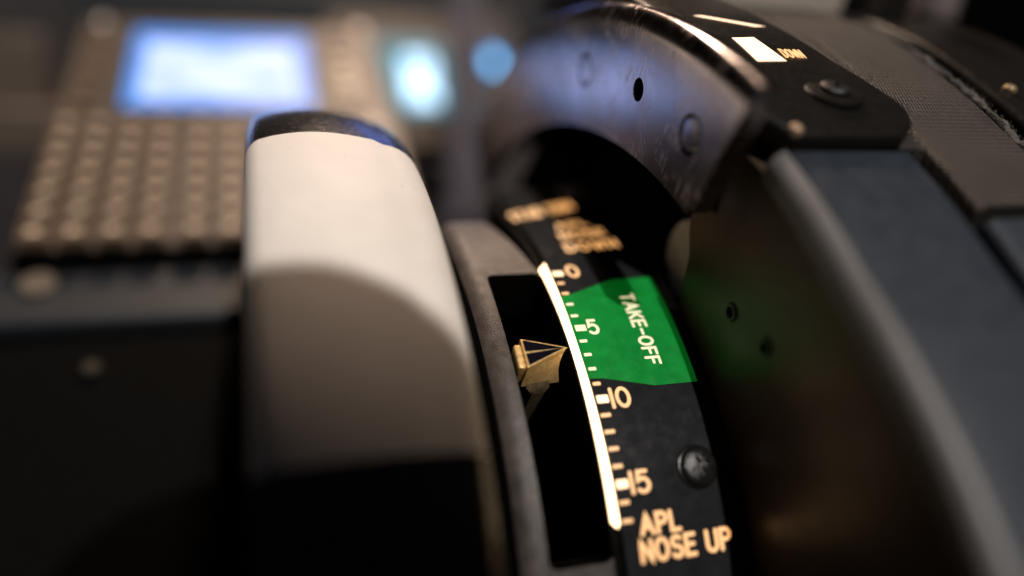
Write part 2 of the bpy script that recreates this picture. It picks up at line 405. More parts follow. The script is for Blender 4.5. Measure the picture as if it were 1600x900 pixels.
reparent(build('rim', mb, M['wheel_black'], None, 50), wheel)
mb = MB(); sweep(mb, [(xl + .012, .03), (xl + .012, .1001), (xl + .018, .1001), (xl + .018, .03)], lin(0, 2 * pi * 63 / 64, 64), WC, closed=True)
reparent(build('web', mb, M['wheel_black'], None, 40), wheel)
mb = MB(); lathe(mb, (xl + .005, *WC), (1, 0, 0), [(.001, 0), (.028, 0), (.031, .003), (.031, .030), (.001, .030)], 40)
reparent(build('hub', mb, M['wheel_black'], None, 40), wheel)

# ------------------------------------------------------------------ pedestal: frame round the slot, cheek, covers
ped = thing('pedestal', (.02, 0, -.1), 'dark grey control pedestal with curved covers, cheek plate and the slotted frame beside the scale', 'control pedestal')
def P(o): return reparent(o, ped)
RF = .0992
# slot frame: one plate with the slot cut through
mb = MB()
xo = -.0240
pr = [(xo, RF - .012), (xo, RF - .0075)] + fillet(xo + .0068, RF - .0075, .0068, pi, pi / 2, 12, ry=.0075)[1:] + [(-.0165, RF), (-.013, RF), (-.010, RF), (-.0032, RF), (-.0032, RF - .012)]
sweep(mb, pr, lin(.095, 1.32, 90))
fr = build('slot_frame', mb, M['frame_paint'], None)
mb = MB()   # cutter with rounded corners: outline in (x, s)
def rrect(x0, x1, s0, s1, rad, n=6):
    pts = []
    for (cx, cs, a) in ((x1 - rad, s1 - rad, 0), (x0 + rad, s1 - rad, pi / 2), (x0 + rad, s0 + rad, pi), (x1 - rad, s0 + rad, 3 * pi / 2)):
        pts += [(cx + rad * cos(a + b), cs + rad * sin(a + b)) for b in lin(0, pi / 2, n)]
    return pts
def prism_on_drum(mb, outline, r0, r1, step=.0018):
    """solid between two radii; outline in (x, s); strips along s so that it follows the drum"""
    # walk down s, cutting the convex outline into chords
    ss = sorted({round(p[1], 6) for p in outline}); smin, smax = ss[0], ss[-1]
    grid = sorted(set(ss) | {round(smin + k * step, 6) for k in range(1, int((smax - smin) / step))})
    rows = []
    for s in grid:
        xs = []
        for (a, b) in zip(outline, outline[1:] + outline[:1]):
            if (a[1] - s) * (b[1] - s) <= 0:
                if abs(a[1] - b[1]) < 1e-9: xs += [a[0], b[0]]
                else: xs.append(a[0] + (b[0] - a[0]) * (s - a[1]) / (b[1] - a[1]))
        rows.append((min(xs), max(xs), s))
    vs = []
    for (a, b, s) in rows:
        if b - a < 1e-6: b = a + 1e-6
        vs += [arcs(a, s / R0, r0), arcs(b, s / R0, r0), arcs(b, s / R0, r1), arcs(a, s / R0, r1)]
    fs = []
    for k in range(len(rows) - 1):
        o = k * 4
        for i in range(4):
            j = (i + 1) % 4; fs.append((o + i, o + j, o + 4 + j, o + 4 + i))
    fs += [(0, 1, 2, 3), tuple(len(vs) - 4 + i for i in (3, 2, 1, 0))]
    return mb.add(vs, fs)
prism_on_drum(mb, rrect(-.0164, -.0030, .0401, .1098, .0018), RF - .02, RF + .01)
cut = build('slot_cutter', mb, None, None, 0)
mb = MB(); prism_on_drum(mb, [(-.0100, .0050), (-.0020, .0050), (-.0020, .0390), (-.0036, .0390)], RF - .02, RF + .01)
cut2 = build('slot_cutter', mb, None, None, 0)
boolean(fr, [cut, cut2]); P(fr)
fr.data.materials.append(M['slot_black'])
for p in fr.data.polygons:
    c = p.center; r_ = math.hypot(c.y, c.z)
    if (-.0172 < c.x and r_ < RF - .0012) or c.x < xo + .0024: p.material_index = 1  # slot walls black; left flank blackened to paint its shade
# inside of the slot
mb = MB(); sweep(mb, [(-.020, .050), (-.020, .0580), (.026, .0580), (.026, .050)], lin(-.3, 1.8, 60))
P(build('slot_floor', mb, M['slot_black'], None))
mb = MB(); sweep(mb, [(-.0190, .057), (-.0190, RF - .0125), (-.0168, RF - .0125), (-.0168, .057)], lin(-.1, 1.5, 60))
P(build('slot_wall', mb, M['slot_black'], None))
# foot below the frame, running on out of the picture
mb = MB(); sweep(mb, [(xo + .0006, .080), (xo + .0006, RF - .0080), (xo + .0075, RF - .0006), (-.0032, RF - .0006), (-.0032, .080)], lin(1.3205, 1.9, 30))
P(build('foot_panel', mb, M['frame_paint'], None))
mb = MB(); sweep(mb, [(-.0235, .02), (-.0235, .0905), (-.0225, .0905), (-.0225, .02)], lin(-.6, 2.2, 60))
P(build('side_panel', mb, M['void_black'], None))

# cheek plate (brown-black wall between the scale and the grey cover)
CC = (.0001, -.0436)
def poly_plate(name, pts, x0, x1, m, c=(0, 0), smooth=35):
    mb = MB(); n = len(pts)
    mb.add([(x0, y, z) for y, z in pts] + [(x1, y, z) for y, z in pts],
           [tuple(range(n)), tuple(range(2 * n - 1, n - 1, -1))] + [(i, (i + 1) % n, n + (i + 1) % n, n + i) for i in range(n)])
    return build(name, mb, m, None, smooth)
edge = [(-.0550, .1130), (-.0547, .1072), (-.0545, .1035), (-.0551, .1000), (-.0554, .0977), (-.0545, .0940), (-.0532, .0908), (-.0528, .0880), (-.0532, .0858), (-.0545, .0838), (-.0565, .0818)]
inner = [tuple(arcs(0, t, .0985))[1:] for t in lin(.66, 2.0, 40)]
outer = [tuple(arcs(0, t, .1815, CC))[1:] for t in lin(1.9, .20, 50)]
cheek = poly_plate('cheek_plate', edge + inner + outer + [(-.0460, .1280), (-.0500, .1225)], .0270, .0300, M['cheek'])
cuts = []
for (y, z) in ((-.0742, .0898), (-.0869, .0863)):
    mb = MB(); lathe(mb, (.0262, y, z), (1, 0, 0), [(.0011, 0), (.0011, .006)], 20); cuts.append(build('hole_cutter', mb, None, None, 0))
boolean(cheek, cuts); P(cheek)
for (y, z) in ((-.0742, .0898), (-.0869, .0863)):
    mb = MB(); lathe(mb, (.0270, y, z), (-1, 0, 0), [(.0021, -.0005), (.0021, .0002), (.0018, .0005), (.0014, .0005), (.0011, .0001), (.0011, -.0005)], 24)
    P(build('hole_rim', mb, M['cheek'], None))
# dark inner bulkhead behind the arch
mb = MB(); sweep(mb, [(.040, .05), (.040, .182), (.044, .182), (.044, .05)], lin(-.9, 1.9, 70), CC)
P(build('bulkhead', mb, M['void_black'], None))

# curved covers: cross-section radius follows the measured crown
def rc(t):
    T = [(-.6, .212), (-.15, .205), (.05, .2006), (.2, .196), (.32, .191), (.44, .187), (.62, .184), (2.5, .184)]
    for (a, ra), (b, rb) in zip(T, T[1:]):
        if t <= b:
            u = max(0, (t - a) / (b - a)); return ra + (rb - ra) * u
    return .184
def cover(name, x0, x1, t0, t1, f, m, n=60, off=0.0, thick=.006, fr_=None):
    fr_ = f if fr_ is None else fr_
    pr = [(x0, -thick), (x0, -f)] + fillet(x0 + f, -f, f, pi, pi / 2, 6)[1:] + [(x0 + (x1 - x0) * k, 0) for k in (.3, .5, .7)] + fillet(x1 - fr_, -fr_, fr_, pi / 2, 0, 6) + [(x1, -thick)]
    mb = MB(); b0 = 0
    ths = lin(t0, t1, n); e = [ths[0] - .0001] + ths + [ths[-1] + .0001]
    sweep(mb, pr, ths, CC, rf=lambda t: rc(t) + off)
    return P(build(name, mb, m, None, 40))
cover('cover_panel', .0302, .0590, .462, 1.65, .0008, M['cover_grey'], fr_=.0022)['label'] = 'long blue-grey cover'
mb = MB(); sweep(mb, [(.0265, -.006), (.0265, -.0033)] + fillet(.0295, -.0033, .0030, pi, pi / 2, 9, ry=.0034)[1:] + [(.0301, -.006)], lin(.462, 1.65, 80), CC, rf=rc)  # cover edge split off, its light sheen put into a paler grey
P(build('edge_sheen', mb, M['sheen_grey'], None, 60))['label'] = 'rounded edge of the cover, paler to paint its sheen'
cover('cover_panel', .0640, .0890, -.25, .548, .0016, M['cover_weave'])['label'] = 'upper cover with a fine dotted texture'
cover('cover_panel', .0628, .1050, .566, 1.5, .0020, M['cover_grey'])
cover('cover_panel', .0300, .0636, -.25, .455, .0014, M['cover_weave'], off=-.0004)
cover('cover_base', .0300, .1300, -.6, 1.7, .001, M['void_black'], off=-.0058, thick=.02)
cover('rail', .0985, .1300, -.10, .62, .0018, M['plastic_black'], off=-.0005)
# lint: a soft grey ridge caught along the channel, with loose fibres
mb = MB()
def ridge(t):
    return .0912 + .0004 * sin(t * 41) + .0002 * sin(t * 97)
ths = lin(.12, .62, 260); sec = 7
for t in ths:
    h = .0004 + .0004 * abs(sin(t * 63 + 1)) * abs(sin(t * 151)) + random.uniform(0, .0003); wd = .0007 + .0003 * sin(t * 77)
    for k in range(sec):
        a = pi * k / (sec - 1); mb.v.append(tuple(arcs(ridge(t) - wd * cos(a) + random.gauss(0, .00005), t, rc(t) - .0012 + h * sin(a) * 1.4, CC)))
for i_ in range(len(ths) - 1):
    for k in range(sec - 1): o = i_ * sec + k; mb.f.append((o, o + 1, o + sec + 1, o + sec))
for k in range(1100):
    t = random.uniform(.12, .60); x = ridge(t) + random.gauss(.0002, .0006); p = arcs(x, t, rc(t) - .0006 + random.uniform(0, .0006), CC)
    d = Vector((random.gauss(.2, 1), random.gauss(0, 1), random.gauss(.9, .8))).normalized() * random.uniform(.0003, .0010)
    s_ = d.cross(Vector((random.random(), 1, .3))).normalized() * .000035
    q = p + d * .6 + s_ * 5
    mb.add([p - s_, p + s_, q + s_, q - s_, p + d], [(0, 1, 2, 3), (3, 2, 4)])
for k in range(260):
    t = random.uniform(.20, .42); x = .0868 + random.gauss(0, .0009); p = arcs(x, t, rc(t) + .00005, CC)
    d = Vector((random.gauss(0, 1), random.gauss(0, 1), random.gauss(.1, .3))).normalized() * random.uniform(.0002, .0007)
    s_ = d.cross(Vector((random.random(), 1, .3))).normalized() * .00003
    mb.add([p - s_, p + s_, p + d + s_, p + d - s_], [(0, 1, 2, 3)])
tag(P(build('lint', mb, M['lint'], None, 0, False)), kind='stuff')

# ivory roller behind the cheek
ro = thing('roller', (.034, -.0475, .0935), 'small ivory disc half hidden behind the dark cheek plate right of the scale', 'roller')
mb = MB(); lathe(mb, (.0325, -.0445, .0938), (1, 0, 0), [(.001, 0), (.0095, 0), (.0103, .0008), (.0103, .0050), (.001, .0050)], 48)
reparent(build('disc', mb, M['ivory'], None), ro)
mb = MB(); lathe(mb, (.0375, -.0445, .0938), (1, 0, 0), [(.0025, 0), (.0025, .004)], 20)
reparent(build('axle', mb, M['steel'], None), ro)

def rface(t): return R0 / cos(max(0, .2 - t)) - R0
# ------------------------------------------------------------------ trim scale
sc = thing('trim_scale', (.011, -.0643, .0766), 'curved black trim scale with glowing numbers and a green take-off band', 'scale')
def S(o): return reparent(o, sc)
xe = -.0010; xw = .0268
mb = MB(); sweep(mb, [(xe + .0001, R0 - .004), (xe + .0001, R0 - .0002), (xe + .0003, R0), (.004, R0), (.010, R0), (.016, R0), (.022, R0), (xw, R0), (xw, R0 - .004)], lin(-.12, 1.24, 90), rf=rface)
S(build('face_plate', mb, M['face_black'], None))
mb = MB(); sweep(mb, [(-.0028, .057), (-.0028, R0 - .0016), (xe, R0 - .0016), (xe, .057)], lin(-.10, 1.25, 80), rf=rface)
S(build('backing', mb, M['slot_black'], None))
# lit edge of the light plate
mb = MB(); ths = lin(.372, 1.026, 60)
bar_prof = [(-.0024, R0 - .0011)] + fillet(-.0021, R0 - .0008, .0003, pi, pi / 2 + .5, 4)[1:] + [(-.0015, R0 - .0002), (xe - .0001, R0 - .0001), (xe - .0001, R0 - .0015), (-.0024, R0 - .0015)]
def bar_th(t, x, r):      # slanted top end, rounded foot
    u = (x + .0024) / .0014
    if t < .373: return t + .035 * (1 - u) - .004
    if t > 1.025: return t + .012 * (1 - (2 * u - 1) ** 2)
    return t
sweep(mb, bar_prof, ths, thf=bar_th)
S(build('light_bar', mb, M['glow_bar'], None))['label'] = 'bright white lit edge along the slot'
# green band: outline in (x, s)
def grid_patch(mb, rows, r):
    n = 14
    for (s, a, b) in rows: mb.v += [tuple(arcs(a + (b - a) * k / (n - 1), (s + sh * (k / (n - 1))) / R0, r)) for k in range(n) for sh in (0,)]
    for i in range(len(rows) - 1):
        for k in range(n - 1): o = i * n + k; mb.f.append((o, o + 1, o + n + 1, o + n))
# vertices along the taper: top and bottom edge as functions of x
def s_top(x):
    pts = [(-.0011, .0500), (.0015, .0496), (.0132, .0453), (.0238, .0449)]
    for (a, sa), (b, sb) in zip(pts, pts[1:]):
        if x <= b: return sa + (sb - sa) * (x - a) / (b - a)
    return pts[-1][1]
def s_bot(x):
    pts = [(-.0011, .0727), (.0025, .0730), (.0135, .0757), (.0238, .0757)]
    for (a, sa), (b, sb) in zip(pts, pts[1:]):
        if x <= b: return sa + (sb - sa) * (x - a) / (b - a)
    return pts[-1][1]
mb = MB(); NX, NS = 46, 40
for k in range(NX):
    x = -.0011 + .0349 * 0 + (.0238 + .0011) * k / (NX - 1)
    for j in range(NS):
        s = s_top(x) + (s_bot(x) - s_top(x)) * j / (NS - 1); mb.v.append(tuple(arcs(x, s / R0, R0 + .00006)))
for k in range(NX - 1):
    for j in range(NS - 1): o = k * NS + j; mb.f.append((o, o + NS, o + NS + 1, o + 1))
S(build('takeoff_band', mb, M['face_green'], None, 60))['label'] = 'green take-off band'
# ticks
def tick(x0, x1, th, hs, m):
    mb = MB(); out = rrect(x0, x1, -hs, hs, min(.00022, hs * .8), 4)
    mb.add([arcs(x, th + s / R0, R0 + .00013) for x, s in out], [tuple(range(len(out)))])
    return S(build('tick_mark', mb, m, None, 0, False))
for i in range(18):
    th = TH0 + DTH * i; g = 3 <= i <= 8
    m = M['legend_green'] if g else M['legend']
    if i % 5 == 0: tick(-.0005, .0021, th, .00088, M['legend_green'] if i == 5 else M['legend_hot'])
    else: tick(-.0006 + (.0001 if i < 10 else 0), .0013 + (.0004 if i > 9 else 0), th, .00040, m)
up = (0, -1); rt = (1, 0)
def words(name, s, x, th_base, h, tw, m, **k): return text(name, s, (x, th_base * R0), rt, up, h, tw, sc, m, **k)
words('numeral', '0', .0034, (.4335), .0041, .00078, M['legend'], wscale=1.05)
words('numeral', '5', .0027, TH0 + DTH * 5 + .017, .0036, .00075, M['legend_green'], wscale=1.0)
words('numeral', '10', .0029, TH0 + DTH * 10 + .020, .0040, .00080, M['legend'], wscale=1.1, gap=.30)
words('numeral', '15', .0029, TH0 + DTH * 15 + .020, .0040, .00080, M['legend'], wscale=1.1, gap=.30)
text('lettering', 'TAKE-OFF', (.0135, .0507), (0, 1), (1, 0), .0031, .00066, sc, M['legend_green'], gap=.285, wscale=.93)
words('lettering', 'APL', .0033, 1.055, .0036, .00085, M['legend'], gap=.30, wscale=.95)
words('lettering', 'NOSE UP', .0026, 1.106, .0038, .00085, M['legend'], gap=.28, wscale=.90)
text('lettering', 'STAB TRIM', (-.0018, .0130), (.93, -.37), (.0, -1), .0048, .0010, sc, M['legend'], gap=.22, wscale=.58, rf=None)
text('lettering', 'APL', (.0084, .0200), (.985, -.17), (0, -1), .0036, .0008, sc, M['legend'], gap=.36, wscale=1.0)
text('lettering', 'NOSE', (.0074, .0263), (.99, -.14), (0, -1), .0035, .0008, sc, M['legend'], gap=.36, wscale=1.03)
text('lettering', 'DOWN', (.0066, .0328), (.99, -.12), (0, -1), .0035, .0008, sc, M['legend'], gap=.38, wscale=1.05)
# screw in the scale
def screw(name, p, nrm, rad, h, m, parent, cross=True, ang=.4):
    mb = MB()
    pr = [(rad * 1.0, 0), (rad, h * .35)] + [(rad * cos(a), h * .35 + h * .65 * sin(a)) for a in lin(.15, 1.2, 6)] + [(rad * .001, h)]
    lathe(mb, p, nrm, pr, 40); o = build(name, mb, m, None, 40)
    if cross:
        u, v, k = axis_frame(nrm); cs = []
        for a in (ang, ang + pi / 2):
            c = MB(); d = u * cos(a) + v * sin(a); e = k.cross(d)
            R = Matrix((d, e, k)).transposed()
            box(c, Vector(p) + k * (h * 1.0), (rad * 1.05, rad * .24, h * 1.1), R); cs.append(build('cutter', c, None, None, 0))
        boolean(o, cs)
    return o
def nrm(t): return (0, -sin(t), cos(t))
ts = .940
mb = MB(); lathe(mb, arcs(.0180, ts, R0), nrm(ts), [(.0046, 0), (.0046, .0003), (.0043, .0005), (.0001, .0005)], 40)
S(build('washer', mb, M['screw_black'], None))
S(screw('screw', arcs(.0180, ts, R0 + .0004), nrm(ts), .0040, .0017, M['screw_scraped'], None))

# ------------------------------------------------------------------ pointer
tp = .6600
pt = thing('trim_pointer', tuple(arcs(-.0105, tp, .096)), 'brass trim pointer with a black inlaid arrowhead standing in the dark slot', 'pointer')
A = (-.0141, .6276 - .004); B = (-.0140, .6950); T = (-.0040, .6540)
def rad_pt(p, r): return arcs(p[0], p[1], r)
ctr = ((A[0] + B[0] + T[0]) / 3, (A[1] + B[1] + T[1]) / 3)
def shrink(p, k): return (ctr[0] + (p[0] - ctr[0]) * k, ctr[1] + (p[1] - ctr[1]) * k)
def tri_loft(tris):
    mb = MB(); mb.v += [tuple(v) for t in tris for v in t]; n = len(tris[0])
    for k in range(len(tris) - 1):
        for i in range(n): j = (i + 1) % n; mb.f.append((k * n + i, k * n + j, (k + 1) * n + j, (k + 1) * n + i))
    mb.f += [tuple(range(n)), tuple((len(tris) - 1) * n + i for i in reversed(range(n)))]
    return mb
# head: arrow top, body narrowing in the middle on the tip side
def ring(dx_tip, r, dA=0, dB=0, dx=0, dT=0):
    a = (A[0] + dx, A[1] + dA); b = (B[0] + dx, B[1] + dB); t = (T[0] - dx_tip, T[1] + dT)
    m1 = ((a[0] + t[0]) / 2, (a[1] + t[1]) / 2); m2 = ((b[0] + t[0]) / 2, (b[1] + t[1]) / 2)
    return [rad_pt(a, r), rad_pt(m1, r), rad_pt(t, r), rad_pt(m2, r), rad_pt(b, r)]
rt_ = .1012
rings = [ring(.0000, rt_), ring(.0003, rt_ - .0006), ring(.0010, rt_ - .0018, dT=.008), ring(.0015, rt_ - .0032, dT=.018), ring(.0016, rt_ - .0050, .001, 0, 0, .028),
         ring(.0012, rt_ - .0068, .001, 0, 0, .036), ring(.0009, rt_ - .0082, .002, .002, 0, .040)]
o = reparent(build('pointer_body', tri_loft(rings), M['brass'], None, 40), pt); bevel(o, .00018, 2)
# base tab behind the head, on the left
mb = MB(); u_ = Vector(nrm(tp + .01)); tdir = Vector((0, -cos(tp + .01), -sin(tp + .01)))
Rm = Matrix((Vector((1, 0, 0)), tdir, u_)).transposed()
box(mb, arcs(-.0149, tp + .003, .0976), (.0016, .0058, .0060), Rm)
bevel(reparent(build('shoulder', mb, M['brass'], None), pt), .0004, 3)
# stem going down and away into the slot
mb = MB(); st = []
for (x, th, r, hw, hl) in ((-.0100, tp + .024, rt_ - .0070, .0026, .0008), (-.0100, tp + .032, rt_ - .0084, .0026, .0010), (-.0095, tp + .036, rt_ - .0105, .0014, .0010), (-.0100, tp + .030, .0600, .0009, .0010)):
    st.append([arcs(x - hw, th - hl / R0, r), arcs(x + hw, th - hl / R0, r), arcs(x + hw, th + hl / R0, r), arcs(x - hw, th + hl / R0, r)])
o = reparent(build('stem', tri_loft(st), M['brass_dark'], None, 40), pt)
# black inlays split by the central line
def lerp2(a, b, u): return (a[0] + (b[0] - a[0]) * u, a[1] + (b[1] - a[1]) * u)
Am, Bm, Tm = shrink(A, .89), shrink(B, .89), shrink(T, .89)
mid = lerp2(Am, Bm, .5)
for (p, q) in ((Am, lerp2(Am, Bm, .46)), (lerp2(Am, Bm, .54), Bm)):
    tq = lerp2(mid, Tm, .97); e = .008 if p == Am else -.008
    mb = MB(); mb.add([rad_pt(v, rt_ + .00005) for v in (p, q, (tq[0], tq[1]))] , [(0, 1, 2)])
    reparent(build('inlay', mb, M['pointer_inlay'], None, 0), pt)

# ------------------------------------------------------------------ steel arc of the speed brake guide
MC = (-.0070, -.0349)
arc = thing('guide_arc', (.0175, MC[0], .125), 'worn steel arc plate with a drilled hole and two pins above the scale', 'metal plate')
def steel_prof():
    p = [(.0155, .1595), (.0155, .1640), (.0155, .1700), (.0155, .1760), (.0155, .1800), (.0155, .1850)]
    p += fillet(.0187, .1850, .0032, pi, pi / 2, 9, ry=.0051)[1:]
    p += [(.0200, .1901), (.0200, .1595)]
    return p
def steel_th(t, x, r):
    if t > .40: return t + (.032 * (r - .1595) / .03 - .030) * (t - .40) / .063 + 0
    return t
mb = MB(); sweep(mb, steel_prof(), lin(-.62, .463, 90), MC, thf=steel_th)
pl = build('plate', mb, M['steel'], None, 40)
def mc(r, t): return (-r * sin(t) + MC[0], r * cos(t) + MC[1])
cs = []
y, z = mc(.1737, .235); mb = MB(); lathe(mb, (.0100, y, z), (1, 0, 0), [(.0026, 0), (.0026, .0230)], 32); cs.append(build('cutter', mb, None, None, 0))
for (r, t) in ((.1730, .382), (.1736, .053)):
    y, z = mc(r, t); mb = MB(); lathe(mb, (.0145, y, z), (1, 0, 0), [(.0042, 0), (.0042, .0026)], 32); cs.append(build('cutter', mb, None, None, 0))
# knock the sharp tip off
y, z = mc(.1595, .433); mb = MB(); box(mb, (.02, y, z), (.02, .0030, .0030), Matrix.Rotation(radians(38), 3, 'X')); cs.append(build('cutter', mb, None, None, 0))
boolean(pl, cs); reparent(pl, arc)
for (r, t) in ((.1730, .382), (.1736, .053)):
    y, z = mc(r, t); mb = MB(); lathe(mb, (.0172, y, z), (-1, 0, 0), [(.0035, 0), (.0035, .0012), (.0032, .0016), (.0001, .0017)], 32)
    reparent(build('pin', mb, M['steel'], None), arc)
y, z = mc(.1737, .235); mb = MB(); sweep(mb, [(.0201, .161), (.0201, .1890), (.0206, .1890), (.0206, .161)], lin(-.62, .44, 60), MC)
reparent(build('backing', mb, M['void_black'], None), arc)

# ------------------------------------------------------------------ black index block with its lit window
blk = thing('index_block', (.045, -.07, .13), 'black index block with a lit window and a screw, clamped on the grey cover', 'index block')
def K(o): return reparent(o, blk)
def rk(t): return rc(t) + .0032
mb = MB()
x0, f = .0215, .0016
def blk_x1(t):
    T = [(-.2, .050), (.20, .0500), (.31, .0560), (.405, .0630), (.432, .0615), (.456, .0560)]
    for (a, xa), (b, xb) in zip(T, T[1:]):
        if t <= b: return xa + (xb - xa) * (t - a) / (b - a)
    return .054
ths = lin(-.2, .456, 60); n = None
for t in ths:
    x1 = blk_x1(t)
    d = 0 if t < .450 else .0006
    x0 = .0215 + max(0, t - .385) / .071 * .0095
    pr = [(x0, -.0042), (x0, -f)] + fillet(x0 + f, -f, f, pi, pi / 2, 5)[1:] + [(x0 + (x1 - x0) * k, 0) for k in (.25, .5, .75)] + fillet(x1 - f, -f, f, pi / 2, 0, 5) + [(x1, -.0042)]
    n = len(pr)
    for (x, r) in pr: mb.v.append(tuple(arcs(x, t, rk(t) + r - d, CC)))
for k in range(len(ths) - 1):
    for i in range(n):
        j = (i + 1) % n; mb.f.append((k * n + i, k * n + j, (k + 1) * n + j, (k + 1) * n + i))
mb.f += [tuple(range(n)), tuple((len(ths) - 1) * n + i for i in reversed(range(n)))]
K(bevel(build('block', mb, M['plastic_black'], None, 40), .0006, 2))
def quad_on(name, corners, off, m, parent, n=8):
    """corners (x, th) in order; a patch that follows the block's crown"""
    mb = MB(); a, b, c, d = corners
    for i in range(n + 1):
        for j in range(n + 1):
            u, v = i / n, j / n; p = lerp2(a, b, u); q = lerp2(d, c, u); s = lerp2(p, q, v)
            mb.v.append(tuple(arcs(s[0], s[1], rk(s[1]) + off, CC)))
    for i in range(n):
        for j in range(n): o = i * (n + 1) + j; mb.f.append((o, o + 1, o + n + 2, o + n + 1))
    return reparent(build(name, mb, m, None, 0), parent)
M['window_glow'] = mat('window_glow', (.8, .7, .6), .4, emis=(1.0, .64, .38), estr=1.3)
quad_on('lit_window', [(.0345, .272), (.0405, .268), (.0430, .322), (.0355, .325)], .0001, M['window_glow'], blk)['label'] = 'lit window, glowing warm white'
quad_on('lit_window', [(.0305, .214), (.0330, .211), (.0472, .236), (.0440, .2385)], .0001, M['window_glow'], blk)['label'] = 'thin lit line at the far side'
mb = MB()
text('lettering', 'DOWN', (.0436, .314), (1, 0), (0, -5.1), .0034, .0005, blk, M['legend'], rf=lambda t: rk(t) + .0002, c=CC, gap=.12, wscale=.40)
for v in ():
    pass
t_ = .386; pc = arcs(.0470, t_, rk(t_), CC)
mb = MB(); lathe(mb, pc, nrm(t_), [(.0062, -.001), (.0061, .0003), (.0056, .0006), (.0001, .0006)], 40)
K(build('boss', mb, M['plastic_black'], None))
K(screw('screw', pc + Vector(nrm(t_)) * .0008, nrm(t_), .0031, .0013, M['screw_worn'], None, ang=.9))
t_ = .447; pc = arcs(.0318, t_, rk(t_) - .0004, CC)
mb = MB(); lathe(mb, pc, nrm(t_), [(.0014, -.0006), (.0014, .0001)] + [(.0014 * cos(a), .0001 + .0011 * sin(a)) for a in lin(.2, 1.5, 7)], 24)
K(build('glint_dome', mb, M['copper'], None))  # added dome standing in for a bright glint on the block corner

fwd = Vector((0.28807792, 0.92309708, -0.25476048)); rgt = Vector((0.95617794, -0.29181049, 0.02388257)); upv = Vector((0.05229585, 0.25047639, 0.96670922))
O_ = Vector((-.063, -.2092, .1342))
def place(u, v, d): return O_ + fwd * d + rgt * ((u - 800) / 1217.4 * d) - upv * ((v - 454.756) / 1217.4 * d)
for x_, t_, rr_ in ((.1040, .335, .0016),):
    mb = MB(); lathe(mb, arcs(x_, t_, rc(t_) - .0003, CC), nrm(t_), [(rr_, -.0003), (rr_, .0001)] + [(rr_ * cos(a), .0001 + rr_ * .8 * sin(a)) for a in lin(.2, 1.5, 7)], 24)
    P(build('glint_dome', mb, M['brass_dark'], None))  # dome added in place of an out-of-focus glint on the rail
# ------------------------------------------------------------------ far top right: lever housing and post beyond the cover
lh = thing('beige_housing', tuple(O_ + fwd * .240 + rgt * .0865 + upv * .083), 'plain beige lever housing beyond the cover at the top edge', 'housing')
mb = MB(); box(mb, tuple(O_ + fwd * .240 + rgt * .0865 + upv * .1000), (.060, .012, .036), Matrix.Rotation(.10, 3, 'Y'))
bevel(reparent(build('housing', mb, M['lever_beige'], None), lh), .0015, 3)
ps = thing('control_lever', tuple(O_ + fwd * .222 + rgt * .1105 + upv * .072), 'dark slanted lever arm beside the beige housing at the top edge', 'lever')
mb = MB(); box(mb, tuple(O_ + fwd * .222 + rgt * .1105 + upv * .0900), (.0085, .008, .040), Matrix.Rotation(.30, 3, 'Y'))
bevel(reparent(build('arm', mb, M['plastic_black'], None), ps), .001, 2)
p2 = thing('side_box', tuple(O_ + fwd * .26 + rgt * .143 + upv * .10), 'dull grey-beige box right of the dark lever arm in the top right corner', 'box')
mb = MB(); box(mb, tuple(O_ + fwd * .26 + rgt * .143 + upv * .112), (.013, .02, .046), Matrix.Rotation(.2, 3, 'Y'))
bevel(reparent(build('housing', mb, M['panel_grey'], None), p2), .003, 2)

# ------------------------------------------------------------------ control display unit on the left
AL = radians(27)
CT = Vector((0, -cos(AL), -sin(AL)))         # down the face
CN = Vector((0, -sin(AL), cos(AL)))          # out of the face
C0 = Vector((-.124, .228, .157))             # screen's upper left corner
RM = Matrix((Vector((1, 0, 0)), CT, CN)).transposed()
def cp(x, t, h=0): return C0 + Vector((x, 0, 0)) + CT * t + CN * h
cdu = thing('display_keypad_unit', tuple(cp(.04, .09, -.03)), 'blurred beige keypad unit with a bright blue-white screen left of the wheel', 'keypad unit')
def D(o): return reparent(o, cdu)
def cbox(name, x0, x1, t0, t1, h0, h1, m, bv=.001):
    mb = MB(); box(mb, cp((x0 + x1) / 2, (t0 + t1) / 2, (h0 + h1) / 2), (x1 - x0, t1 - t0, h1 - h0), RM)
    o = build(name, mb, m, None, 30)
    if bv: bevel(o, bv, 2)
    return o
D(cbox('case', -.022, .118, -.012, .170, -.03, -.001, M['cdu_body'], .002))
D(cbox('front_shade', -.0221, .1181, .1702, .1725, -.030, -.003, M['void_black'], 0))  # black strip over the case front paints its shade
D(cbox('screen_bezel', -.006, .088, -.006, .088, -.0008, .0012, M['cdu_dark'], .0005))
def screen(name, o, ex, ey, m):
    me = bpy.data.meshes.new(name); me.from_pydata([o, o + ex, o + ex + ey, o + ey], [], [(0, 3, 2, 1)])
    uv = me.uv_layers.new(name='UV')
    for li, q in zip(me.polygons[0].loop_indices, ((0, 1), (0, 0), (1, 0), (1, 1))): uv.data[li].uv = q
    return link(name, me, m, None, 0)
D(screen('screen', cp(.003, .005, .0016), Vector((.0785, 0, 0)), CT * .075, M['screen']))
for side_x in (-.0150, .0935):
    for k in range(6):
        D(cbox('line_key', side_x, side_x + .0075, .004 + k * .0135, .012 + k * .0135, -.0005, .0022, M['key_legend'] if side_x > 0 and k in (2, 3, 4) else M['key'], .0005))
keyme = None
